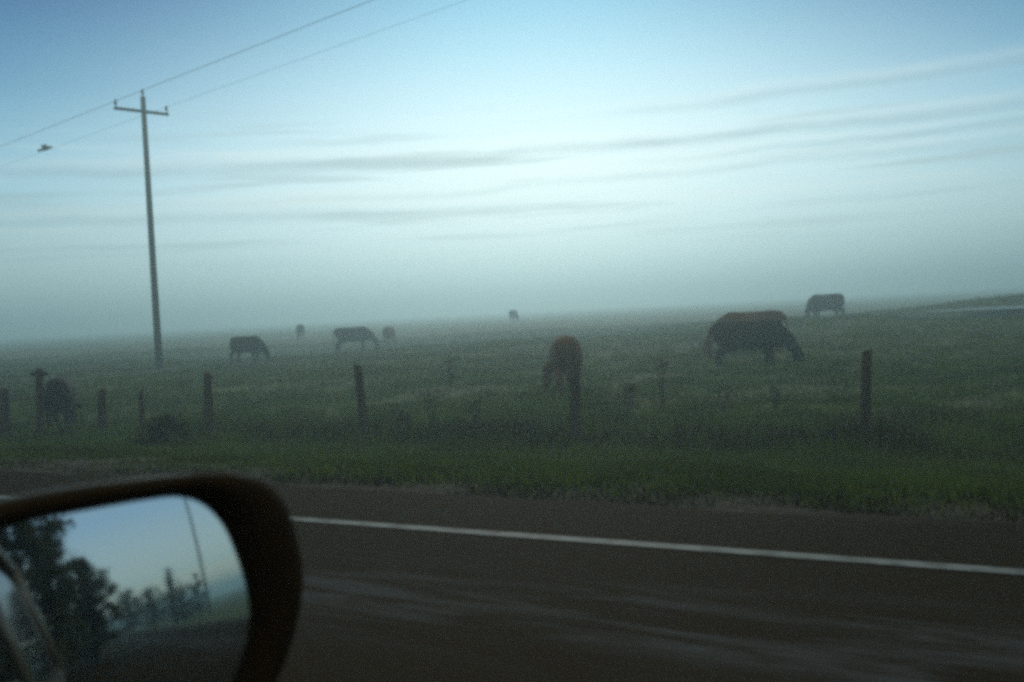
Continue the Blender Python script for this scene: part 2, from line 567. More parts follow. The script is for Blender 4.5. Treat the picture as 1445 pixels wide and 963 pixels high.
# ------------------------------------------------------------------ grass (nobody could count it)
def blades(name, n, s0, s1, dmax, hmin, hmax, wid, material, power=1.0, azr=40, keep=None, lean=.55):
    az = rng.uniform(-R(azr), R(azr), n * 3)
    u = rng.uniform(0, 1, n * 3)
    d = 5.0 * (dmax / 5.0) ** (u ** power)
    x, y = d * np.sin(az), d * np.cos(az)
    s = x * NRM.x + y * NRM.y
    ok = (s > s0 + .5 * vnoise(x, y, .9, 11)) & (s < s1)
    # ponds and banks stay mown
    ok &= ~((x > 21) & (y > 46) & (y < 59))
    clump = vnoise(x, y, .55, 21) * .6 + vnoise(x, y, 2.4, 22) * .4
    ok &= clump > rng.uniform(.12, .66, n * 3)
    if keep is not None: ok &= keep(x, y, s)
    x, y, clump, d = x[ok][:n], y[ok][:n], clump[ok][:n], d[ok][:n]
    k = len(x)
    z = ground(x, y)
    h = rng.uniform(hmin, hmax, k) * (.55 + .9 * clump) * (.45 + .55 * sstep(s[ok][:n], 9.5, 12.2) - .5 * sstep(s[ok][:n], 13, 17))
    wd = wid * (1 + d / 22) * rng.uniform(.7, 1.3, k)
    a = rng.uniform(0, 2 * np.pi, k)
    la = rng.uniform(0, 2 * np.pi, k)
    ll = h * rng.uniform(.1, lean, k)
    P0 = np.stack([x - np.cos(a) * wd, y - np.sin(a) * wd, z - .02], -1)
    P1 = np.stack([x + np.cos(a) * wd, y + np.sin(a) * wd, z - .02], -1)
    P2 = np.stack([x + np.cos(la) * ll, y + np.sin(la) * ll, z + h], -1)
    v = np.stack([P0, P1, P2], 1).reshape(-1, 3)
    me = bpy.data.meshes.new(name)
    me.vertices.add(len(v)); me.vertices.foreach_set('co', v.ravel())
    me.loops.add(len(v)); me.loops.foreach_set('vertex_index', np.arange(len(v), dtype=np.int32))
    me.polygons.add(k); me.polygons.foreach_set('loop_start', np.arange(0, len(v), 3, dtype=np.int32))
    me.update(calc_edges=True)
    o = link(name, me, material, smooth=False)
    return o

tag(blades('verge_grass', 150000, S_ROAD - .05, 11.6, 40, .08, .17, .006, M['verge'], 1.0,
           keep=lambda x, y, s: rng.uniform(0, 1, len(s)) < sstep(s, 6.0, 8.4)),
    'mown brighter green grass strip between road and fence', 'grass', kind='stuff')
tag(blades('grass', 240000, 7.0, 400, 85, .09, .24, .010, M['grass'], 1.0),
    'short green pasture grass covering verge and field', 'grass', kind='stuff')
tag(blades('shoulder_grass', 70000, S_ROAD - .1, 8.4, 30, .03, .10, .005, M['dead_grass'], 1.0),
    'thin brown grass along the edge of the road', 'grass', kind='stuff')
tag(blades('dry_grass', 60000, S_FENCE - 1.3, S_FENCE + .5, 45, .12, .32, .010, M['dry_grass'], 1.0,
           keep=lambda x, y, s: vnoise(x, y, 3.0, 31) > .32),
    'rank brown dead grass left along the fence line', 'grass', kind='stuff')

# ------------------------------------------------------------------ cows
def cow_mesh(name, turn=0.0, reach=1.0, low=1.0, seed=1, stride=.06):
    """one continuous body facing +x, standing and grazing; turn swings the head to its left (+y)"""
    rs = random.Random(seed)
    bm = bmesh.new()
    # trunk
    st = [(-.90, 1.17, .10, .08), (-.86, 1.10, .22, .17), (-.70, 1.04, .32, .26), (-.45, 1.01, .36, .30), (-.1, .96, .39, .355),
          (.2, .95, .40, .355), (.45, .98, .385, .30), (.66, 1.02, .34, .23), (.80, 1.02, .27, .17), (.88, 1.0, .18, .11)]
    rings = []
    for x, z, hh, hw in st:
        rings.append([bm.verts.new((x, hw * math.copysign(abs(math.cos(a)) ** .85, math.cos(a)), z + hh * math.copysign(abs(math.sin(a)) ** .9, math.sin(a))))
                      for a in [2 * math.pi * k / 20 for k in range(20)]])
    for a, b in zip(rings, rings[1:]):
        for k in range(20):
            bm.faces.new((a[k], a[(k + 1) % 20], b[(k + 1) % 20], b[k]))
    bm.faces.new(rings[0][::-1]); bm.faces.new(rings[-1])
    # withers, hips, brisket
    ellipsoid(bm, (.55, 0, 1.27), (.26, .10, .10))
    ellipsoid(bm, (-.62, 0, 1.27), (.24, .20, .09))
    ellipsoid(bm, (.70, 0, .74), (.17, .13, .15))
    ellipsoid(bm, (-.42, 0, .62), (.18, .13, .10))
    # neck and head, swung about the shoulders
    def sw(p):
        x, y, z = p
        k = max(0, (x - .6)) / .8
        a = R(turn) * min(1, k * 1.2)
        dx = (x - .6) * reach
        return (.6 + dx * math.cos(a) - y * math.sin(a), dx * math.sin(a) + y * math.cos(a), z)
    dz = 1 - low
    nk = [(.62, 0, 1.05), (.85, 0, .96), (1.05, 0, .80 + dz * .2), (1.20, 0, .62 + dz * .5), (1.28, 0, .54 + dz * .7)]
    tube(bm, [sw(p) for p in nk], [.27, .235, .19, .155, .12], 14, (.72, 1.15))
    hd = [(1.24, 0, .62 + dz * .6), (1.31, 0, .50 + dz * .8), (1.38, 0, .34 + dz), (1.42, 0, .20 + dz), (1.43, 0, .12 + dz), (1.43, 0, .09 + dz)]
    tube(bm, [sw(p) for p in hd], [.08, .135, .115, .085, .085, .05], 14, (.80, 1.0))
    tube(bm, [sw(p) for p in [(1.20, 0, .42 + dz), (1.30, 0, .26 + dz), (1.36, 0, .16 + dz)]], [.07, .075, .05], 10)    # jaw
    for sd_ in (1, -1):
        tube(bm, [sw(p) for p in [(1.22, sd_ * .07, .60 + dz * .7), (1.18, sd_ * .17, .60 + dz * .7), (1.13, sd_ * .27, .56 + dz * .7), (1.11, sd_ * .31, .53 + dz * .7)]],
             [.035, .065, .06, .02], 8, (.55, 1.0))
        tube(bm, [sw(p) for p in [(1.22, sd_ * .05, .66 + dz * .7), (1.19, sd_ * .11, .71 + dz * .7), (1.19, sd_ * .13, .76 + dz * .7)]], [.035, .028, .014], 8)
        # hind leg: thigh, knee against the belly, hock, shank, hoof
        o = sd_ * stride * rs.uniform(.5, 1.3)
        tube(bm, [(-.66, sd_ * .15, 1.10), (-.60 , sd_ * .20, .85), (-.56 + o * .4, sd_ * .20, .68), (-.74 + o, sd_ * .19, .48), (-.76 + o, sd_ * .185, .42),
                  (-.73 + o * 1.2, sd_ * .18, .15), (-.71 + o * 1.2, sd_ * .18, .07), (-.69 + o * 1.2, sd_ * .18, -.01)],
             [.16, .17, .125, .075, .062, .048, .055, .065], 12, (.85, 1.25))
        o = -sd_ * stride * rs.uniform(.6, 1.4)
        tube(bm, [(.58, sd_ * .16, 1.0), (.56, sd_ * .20, .75), (.58 + o * .5, sd_ * .18, .45), (.59 + o * .6, sd_ * .18, .38), (.57 + o, sd_ * .18, .14),
                  (.59 + o, sd_ * .18, .07), (.61 + o, sd_ * .18, -.01)],
             [.17, .13, .072, .062, .046, .052, .064], 12, (.85, 1.2))
    tube(bm, [(-.86, 0, 1.24), (-.95, .01, 1.16), (-.99, .02, .95), (-.98, .03, .70), (-.97, .03, .58), (-.97, .03, .44), (-.97, .03, .38)],
         [.05, .04, .026, .024, .04, .05, .015], 8)
    bmesh.ops.recalc_face_normals(bm, faces=bm.faces)
    me = bpy.data.meshes.new(name + '_rough')
    bm.to_mesh(me); bm.free()
    tmp = bpy.data.objects.new('tmp', me)
    COL.objects.link(tmp)
    md = tmp.modifiers.new('r', 'REMESH')
    md.mode = 'VOXEL'
    md.voxel_size = .022
    md2 = tmp.modifiers.new('s', 'SMOOTH')
    md2.iterations = 4
    md2.factor = .5
    dg = bpy.context.evaluated_depsgraph_get()
    out = bpy.data.meshes.new_from_object(tmp.evaluated_get(dg))
    out.name = name
    bpy.data.objects.remove(tmp)
    bpy.data.meshes.remove(me)
    return out

def at(px, depth, z=None):
    """ground point in the direction of picture column px, at the given distance ahead"""
    r = ray(px, 470)
    x, y = r.x / r.y * depth, depth
    return Vector((x, y, gz(x, y) if z is None else z))

COWS = 'cattle grazing in the misty field'
MESHES = {}
def cow(px, depth, heading, label, hide, turn=0, reach=1.0, low=1.0, scale=1.0, seed=1, dz=0.0, stride=.06):
    """heading: degrees; 0 faces right in the picture, 90 faces away"""
    me = cow_mesh('cow', turn, reach, low, seed, stride)
    o = link('cow', me, M[hide])
    p = at(px, depth)
    o.location = p + Vector((0, 0, dz - .03))
    o.rotation_euler = (0, 0, R(heading))
    o.scale = (scale,) * 3
    tag(o, label, 'cow', COWS)
    return o

cow(1053, 27.0, -6, 'big dark brown cow grazing with its head to the right, largest in the field', 'hide_dark', seed=3, dz=-.12)
cow(1062, 30.5, 168, 'reddish brown cow mostly hidden behind the big dark cow', 'hide_red', seed=4, scale=1.02, dz=-.05)
cow(797, 20.5, 90, 'brown cow seen from behind with lowered head beside a fence post', 'hide_tan', turn=33, seed=5, stride=.03, scale=.92)
cow(346, 46, -28, 'dark cow grazing near the utility pole, head down to the right', 'hide_black', seed=6, scale=.95)
cow(496, 62, 8, 'hazy grey looking cow grazing side on, beside a smaller end-on one', 'hide_black', seed=7, scale=1.15)
cow(549, 72, 82, 'small hazy cow seen end-on just right of a side-on grazing cow', 'hide_tan', seed=8)
cow(1168, 58, 128, 'grey hazy cow standing beyond the crest above the big dark cow', 'hide_grey', seed=9, turn=-20, dz=-.14, scale=1.2)
cow(726, 112, 70, 'faint cow almost lost in fog at the horizon above the field centre', 'hide_black', seed=10, dz=.5)
cow(424, 92, 110, 'faint cow in the fog between the dark cow and the side-on cow', 'hide_black', seed=11, dz=.2)
cow(79, 22.5, 108, 'dark brown cow at the far left, partly behind the fence posts', 'hide_dark', seed=12, turn=-8, scale=.95, dz=-.16, stride=.03)

# ------------------------------------------------------------------ fence posts
POSTS = 'weathered fence posts along the field'
def fence_post(px, h, r, lean_s, lean_f, label, seed, depth=None, knob=False):
    rs = random.Random(seed)
    rr = ray(px, 600)
    if depth is None:
        k = S_FENCE / (rr.x * NRM.x + rr.y * NRM.y)
        x, y = rr.x * k, rr.y * k
    else:
        x, y = rr.x / rr.y * depth, depth
    bm = bmesh.new()
    seg, lv = 12, 9
    rings = []
    for j in range(lv):
        q = j / (lv - 1)
        rings.append([bm.verts.new((r * (1.08 - .16 * q) * (1 + .10 * mnoise.noise((math.cos(a) * 1.5, math.sin(a) * 1.5 + seed, q * 2))) * math.cos(a),
                                    r * (1.08 - .16 * q) * (1 + .10 * mnoise.noise((math.cos(a) * 1.5 + 5, math.sin(a) * 1.5, q * 2 + seed))) * math.sin(a),
                                    -.25 + (h + .25) * q + (.035 * math.cos(a + seed) if j == lv - 1 else 0)))
                      for a in [2 * math.pi * k / seg for k in range(seg)]])
    for a, b in zip(rings, rings[1:]):
        for k in range(seg):
            bm.faces.new((a[k], a[(k + 1) % seg], b[(k + 1) % seg], b[k]))
    bm.faces.new(rings[0][::-1])
    top = bm.verts.new((0, 0, h + .012))
    for k in range(seg):
        bm.faces.new((rings[-1][k], rings[-1][(k + 1) % seg], top))
    if knob:
        box(bm, (-.16, -.04, h - .12), (.16, .04, h - .04), .01)
    o = from_bm('fence_post', bm, M['post'], smooth=True)
    o.location = (x, y, gz(x, y))
    o.rotation_euler = (R(lean_f), R(lean_s), R(rs.uniform(-40, 40)) if False else 0)
    tag(o, label, 'fence post', POSTS)
    return o
fence_post(1219, 1.14, .062, 3.2, 1, 'upright wooden fence post at the right, alone below the pond', 1)
fence_post(812, 1.07, .075, 1.2, -1, 'wooden fence post directly below the cow seen from behind', 2)
fence_post(514, 1.10, .072, -2.6, 0, 'wooden fence post leaning left, tallest between the pole and the centre', 3)
fence_post(294, 1.04, .078, 2.0, 0, 'dark wooden fence post right of the leafy bush', 4)
fence_post(143, 0.90, .085, 3.0, 0, 'short thick dark fence post just right of the far left cow', 5)
fence_post(200, 0.84, .05, 2.0, 0, 'thin faint fence post below the utility pole', 6)
fence_post(6, 1.07, .10, 2.0, 0, 'thick dark fence post at the very edge left of the far left cow', 7)
fence_post(55, 1.42, .075, 3.0, 0, 'taller post with a short crosspiece standing behind the far left cow', 8, depth=19.5, knob=True)

# ------------------------------------------------------------------ weeds and bush
WEEDS = 'dead weed stalks in the grass'
def weed(px, depth, h, label, seed, n=4):
    rs = random.Random(seed)
    bm = bmesh.new()
    for i in range(n):
        a = rs.uniform(0, 6.28)
        hh = h * rs.uniform(.6, 1)
        sp = rs.uniform(.05, .28) * h
        p0 = Vector((rs.uniform(-.04, .04), rs.uniform(-.04, .04), -.05))
        p2 = Vector((math.cos(a) * sp, math.sin(a) * sp, hh))
        p1 = p0.lerp(p2, .5) + Vector((0, 0, .06 * h))
        tube(bm, [p0, p1, p2], [.009, .007, .004], 5)
        for q in range(5):
            f = rs.uniform(.35, 1)
            b0 = p1.lerp(p2, f) if f > .5 else p0.lerp(p1, f * 2)
            b = rs.uniform(0, 6.28)
            ln = rs.uniform(.06, .16) * h
            b1 = b0 + Vector((math.cos(b) * ln, math.sin(b) * ln, ln * rs.uniform(.2, 1.2)))
            tube(bm, [b0, b1], [.004, .003], 4)
            ellipsoid(bm, b1, (.016, .016, .022))
    o = from_bm('weed_stalk', bm, M['weed'])
    p = at(px, depth)
    o.location = p
    tag(o, label, 'weed', WEEDS)
weed(664, 14.8, .62, 'dark weed stalk halfway between the leaning post and the centre post', 1, 5)
weed(560, 14.2, .55, 'low weed stalk just right of the leaning fence post', 2, 5)
weed(601, 15.0, .60, 'thin pale weed stalk between the leaning post and the dark weed stalk', 3, 3)
weed(632, 24.0, .85, 'tall weed farther out in the field below the small end-on cow', 4, 5)
weed(1017, 15.2, .60, 'thin weed stalk below the hind legs of the big dark cow', 5, 3)
weed(930, 17.0, .85, 'tall pale weed between the cow seen from behind and the big cow', 6, 4)
weed(882, 16.5, .65, 'bushy weed just right of the centre fence post', 7, 6)
weed(1090, 16.0, .35, 'low weed under the head of the big dark cow', 8, 5)

def leaf_cloud(bm, centers, n, size, rs):
    for i in range(n):
        c, r = rs.choice(centers)
        d = Vector((rs.gauss(0, 1), rs.gauss(0, 1), rs.gauss(0, 1)))
        d = d.normalized() * min(1.5, abs(rs.gauss(0, .62)))
        p = Vector(c) + Vector((d.x * r[0], d.y * r[1], d.z * r[2]))
        u = Vector((rs.gauss(0, 1), rs.gauss(0, 1), rs.gauss(0, 1))).normalized()
        v = u.orthogonal().normalized()
        sz = size * rs.uniform(.6, 1.4)
        bm.faces.new([bm.verts.new(p + u * sz), bm.verts.new(p + v * sz * .45), bm.verts.new(p - u * sz), bm.verts.new(p - v * sz * .45)])

def bush(px, depth, label):
    rs = random.Random(44)
    e = empty('bush', at(px, depth))
    cs = []
    for i in range(11):
        cs.append(((rs.uniform(-.42, .42), rs.uniform(-.3, .3), rs.uniform(.1, .42)), (.22, .2, .16)))
    bm = bmesh.new()
    leaf_cloud(bm, cs, 2600, .035, rs)
    from_bm('foliage', bm, M['bush'], e, smooth=False)
    bm = bmesh.new()
    for c, r in cs:
        tube(bm, [(0, 0, -.05), (c[0] * .4, c[1] * .4, c[2] * .6), c], [.02, .012, .006], 6)
    from_bm('stem', bm, M['bark'], e)
    tag(e, label, 'bush')
bush(232, 15.2, 'low leafy dark bush by the fence between two posts at the left')

# ------------------------------------------------------------------ power line
WD = Vector((.738, -.674, 0))          # the way the line comes back towards the road
WP = Vector((.674, .738, 0))
SPAN = 72.0
POLE_A = at(222, 45)
PH = 12.15
def power_pole(base, label):
    e = empty('utility_pole', base)
    bm = bmesh.new()
    tube(bm, [(0, 0, -.3), (0, 0, PH * .5), (0, 0, PH)], [.165, .135, .105], 16)
    from_bm('shaft', bm, M['pole'], e)
    ang = math.atan2(WP.y, WP.x)
    rot = Matrix.Rotation(ang, 4, 'Z')
    bm = bmesh.new()
    zc = PH - .62
    box(bm, (-1.28, .115, zc - .06), (1.28, .215, zc + .06), .008, rot)
    from_bm('crossarm', bm, M['arm'], e, smooth=False)
    tops = []
    for off, zz in ((-1.20, zc + .06), (1.20, zc + .06), (0, PH)):
        bm = bmesh.new()
        yy = .165 if off else 0
        pts = [(0, .022), (.10, .022), (.10, .06), (.15, .075), (.17, .05), (.21, .07), (.24, .05), (.29, .055), (.33, .02)]
        tube(bm, [rot @ Vector((off, yy, zz + q)) + Vector((0, 0, 0.0001 * i)) for i, (q, r_) in enumerate(pts)], [r_ for q, r_ in pts], 10)
        from_bm('insulator', bm, M['insulator'], e)
        tops.append(Vector(base) + rot @ Vector((off, yy, zz + .27)))
    tag(e, label, 'utility pole', 'poles carrying the power line')
    return tops
TA = power_pole(POLE_A, 'tall thin timber utility pole with one crossarm standing in the field')
pb = Vector((39.3, -7.3, 0))
pb.z = gz(pb.x, pb.y)
TB = power_pole(pb, 'utility pole seen only as a reflection in the wing mirror')

def overhead_wire(a, b, sag, label):
    bm = bmesh.new()
    n = 40
    pts = []
    for k in range(n + 1):
        q = k / n
        p = a.lerp(b, q)
        p.z -= 4 * sag * q * (1 - q)
        pts.append(p)
    tube(bm, pts, [.0055] * (n + 1), 6)
    o = from_bm('overhead_wire', bm, M['wire'])
    tag(o, label, 'wire', 'wires of the power line')
    return pts
names = ['left end', 'right end', 'top']
for i in range(3):
    overhead_wire(TA[i], TB[i], .05, 'thin power wire running up to the right from the ' + (
        'left end of the pole crossarm', 'right end of the pole crossarm', 'pole top')[i])
    far = TA[i] - WD * SPAN - Vector((0, 0, .0))
    W = overhead_wire(TA[i], far, .2, 'thin power wire dropping away to the left from the ' + (
        'left end of the pole crossarm', 'right end of the pole crossarm', 'pole top')[i])
    if i == 1: WIRE_R = W

def bird(p, label):
    bm = bmesh.new()
    tube(bm, [(-.30, 0, .0), (-.16, 0, .01), (0, 0, .02), (.13, 0, .03), (.20, 0, .045), (.25, 0, .04), (.29, 0, .03)], [.05, .06, .085, .075, .05, .045, .008], 10, (1, .8))
    for sd_ in (1, -1):
        rings = []
        for (yy, x0, x1, zz) in ((.04, -.10, .10, .04), (.20, -.10, .11, .10), (.38, -.12, .07, .11), (.52, -.14, -.05, .07)):
            rings.append([bm.verts.new((x0, sd_ * yy, zz)), bm.verts.new((x1, sd_ * yy, zz + .01)), bm.verts.new((x1 - .01, sd_ * yy, zz - .012)), bm.verts.new((x0, sd_ * yy, zz - .01))])
        for a, b in zip(rings, rings[1:]):
            for k in range(4):
                bm.faces.new((a[k], a[(k + 1) % 4], b[(k + 1) % 4], b[k]))
        bm.faces.new(rings[-1]); bm.faces.new(rings[0][::-1])
    o = from_bm('bird', bm, M['bird'])
    o.location = p
    o.rotation_euler = (R(20), R(-14), R(25))
    o.scale = (1.35,) * 3
    tag(o, label, 'bird')
# the bird flies close to the right-hand wire
def px_of(p):
    v = p - CAM
    return 722.5 + F_PX * v.dot(RIGHT) / v.dot(FWD), 481.5 - F_PX * v.dot(UP) / v.dot(FWD)
bp = min(WIRE_R, key=lambda p: abs(px_of(p)[0] - 66))
bird(bp + Vector((0, -.3, -.02)), 'small dark bird in flight by the wire left of the utility pole')

# ------------------------------------------------------------------ the car with its wing mirror
def hit_plane(px, py, p0, n):
    d = ray(px, py)
    return CAM + d * ((p0 - CAM).dot(n) / d.dot(n))

MP = CAM + ray(300, 845) * .72
az_r = R(101)
el_r = R(-.3)
rv = Vector((math.sin(az_r) * math.cos(el_r), math.cos(az_r) * math.cos(el_r), math.sin(el_r)))
MN = (rv - ray(300, 845)).normalized()           # facing backwards, towards the driver
MU = (Vector((0, 0, 1)) - MN * MN.z).normalized()
MR = MU.cross(MN)                                 # to the right as the driver sees it
RADIUS = .88

GL = [(-70, 772), (-20, 749), (62, 729), (150, 713), (230, 700), (270, 697), (303, 708), (330, 738), (349, 785), (363, 835), (368, 885),
      (358, 940), (335, 990), (280, 1022), (140, 1040), (10, 1035), (-60, 1005), (-88, 940), (-90, 850)]
HO = [(-105, 770), (-60, 732), (0, 709), (100, 689), (200, 676), (290, 667), (340, 669), (380, 682), (405, 712), (420, 760), (427, 810),
      (422, 860), (408, 910), (386, 963), (352, 1018), (290, 1055), (140, 1075), (0, 1070), (-85, 1035), (-122, 960), (-126, 860)]
CX, CY = 150, 860
def polar(outline, n):
    pts = []
    for px, py in outline:
        q = hit_plane(px, py, MP, MN) - MP
        pts.append((q.dot(MR), q.dot(MU)))
    c = hit_plane(CX, CY, MP, MN) - MP
    c = (c.dot(MR), c.dot(MU))
    # closed Catmull-Rom through the traced points
    dense = []
    m = len(pts)
    for i in range(m):
        p0, p1, p2, p3 = (np.array(pts[(i + k - 1) % m]) for k in range(4))
        for t in np.linspace(0, 1, 12, endpoint=False):
            dense.append(.5 * ((2 * p1) + (-p0 + p2) * t + (2 * p0 - 5 * p1 + 4 * p2 - p3) * t * t + (-p0 + 3 * p1 - 3 * p2 + p3) * t ** 3))
    dense = np.array(dense) - np.array(c)
    th = np.arctan2(dense[:, 1], dense[:, 0])
    rr = np.hypot(dense[:, 0], dense[:, 1])
    o = np.argsort(th)
    th, rr = th[o], rr[o]
    grid = np.linspace(-np.pi, np.pi, n, endpoint=False)
    r = np.interp(grid, np.r_[th[-1] - 2 * np.pi, th, th[0] + 2 * np.pi], np.r_[rr[-1], rr, rr[0]])
    return np.stack([np.cos(grid) * r, np.sin(grid) * r], -1), np.array(c)

def world(uv, depth):
    return MP + MR * float(uv[0]) + MU * float(uv[1]) + MN * depth

NPT = 96
gl2, gc = polar(GL, NPT)
ho2, _ = polar(HO, NPT)

# the car's own frame: x forward, y to its left, z up; origin on the road below the driver's door edge
inner = hit_plane(-105, 860, MP, MN)
S_DOOR = inner.dot(NRM) - .035
CAR_O = NRM * S_DOOR
car = empty('parked_car', (0, 0, 0))
car.name = 'car'
car.matrix_world = Matrix(((DIR.x, -NRM.x, 0, CAR_O.x), (DIR.y, -NRM.y, 0, CAR_O.y), (0, 0, 1, 0), (0, 0, 0, 1)))
bpy.context.view_layer.update()
tag(car, 'car the photo is taken from, its dark wing mirror in the bottom left corner', 'car')
INV = car.matrix_world.inverted()

def put(name, bm, material, parent=car, smooth=True):
    bmesh.ops.transform(bm, matrix=INV, verts=bm.verts)
    return from_bm(name, bm, material, parent, smooth)

def ringface(bm, a, b):
    n = len(a)
    for k in range(n):
        bm.faces.new((a[k], a[(k + 1) % n], b[(k + 1) % n], b[k]))

def build_mirror():
    bm = bmesh.new()
    off = gc
    def ring(sc_in, depth, shape):
        return [bm.verts.new(world(shape[k] * sc_in + off, depth)) for k in range(NPT)]
    mid = gl2 * .35 + ho2 * .65
    rings = [ring(1.0, -.014, gl2 * 1.0), ring(1.0, .004, gl2 * 1.006), ring(1, .012, gl2 * .78 + ho2 * .22), ring(1, .013, gl2 * .45 + ho2 * .55),
             ring(1, .007, gl2 * .12 + ho2 * .88), ring(1, -.006, ho2), ring(1.004, -.022, ho2), ring(.985, -.050, ho2), ring(.93, -.078, ho2),
             ring(.80, -.100, ho2), ring(.58, -.115, ho2), ring(.28, -.122, ho2)]
    for a, b in zip(rings, rings[1:]):
        ringface(bm, a, b)
    bm.faces.new(rings[-1][::-1])
    h = put('mirror_housing', bm, M['plastic'])
    # silvered convex glass, a sub-part of the housing
    bm = bmesh.new()
    cen = MP - MN * (RADIUS + .004)
    def on_glass(uv):
        p = world(uv, 0)
        q = p - cen
        lat = q - MN * q.dot(MN)
        return cen + lat + MN * math.sqrt(max(1e-6, RADIUS ** 2 - lat.length_squared))
    prev = None
    c0 = bm.verts.new(on_glass(off))
    for j in range(1, 31):
        rg = [bm.verts.new(on_glass(gl2[k] * (j / 30) * .999 + off)) for k in range(NPT)]
        if prev is None:
            for k in range(NPT):
                bm.faces.new((c0, rg[k], rg[(k + 1) % NPT]))
        else:
            ringface(bm, prev, rg)
        prev = rg
    g_ = put('mirror_glass', bm, M['mirror'])
    g_.parent = h
    # painted cap wrapping the back of the housing; its edge shows as a pale line on top
    bm = bmesh.new()
    rr = [ring_(bm, off, ho2, 1.000, -.020), ring_(bm, off, ho2, 1.012, -.023), ring_(bm, off, ho2, 1.000, -.050), ring_(bm, off, ho2, .945, -.080),
          ring_(bm, off, ho2, .815, -.104), ring_(bm, off, ho2, .59, -.119), ring_(bm, off, ho2, .29, -.126)]
    for a, b in zip(rr, rr[1:]):
        ringface(bm, a, b)
    bm.faces.new(rr[-1][::-1])
    c_ = put('mirror_cap', bm, M['cap'])
    c_.parent = h
    # foot that carries the mirror on the door
    bm = bmesh.new()
    a = hit_plane(-80, 1010, MP, MN) - MN * .05
    b = Vector((a.x, a.y, a.z)) - NRM * (a.dot(NRM) - S_DOOR + .03) - Vector((0, 0, .03))
    tube(bm, [a + NRM * .05, a, a.lerp(b, .5), b], [.035, .04, .042, .055], 12, (1.0, .7))
    f_ = put('mirror_foot', bm, M['plastic'])
    f_.parent = h

def ring_(bm, off, shape, sc_, depth):
    return [bm.verts.new(world(shape[k] * sc_ + off, depth)) for k in range(NPT)]
build_mirror()

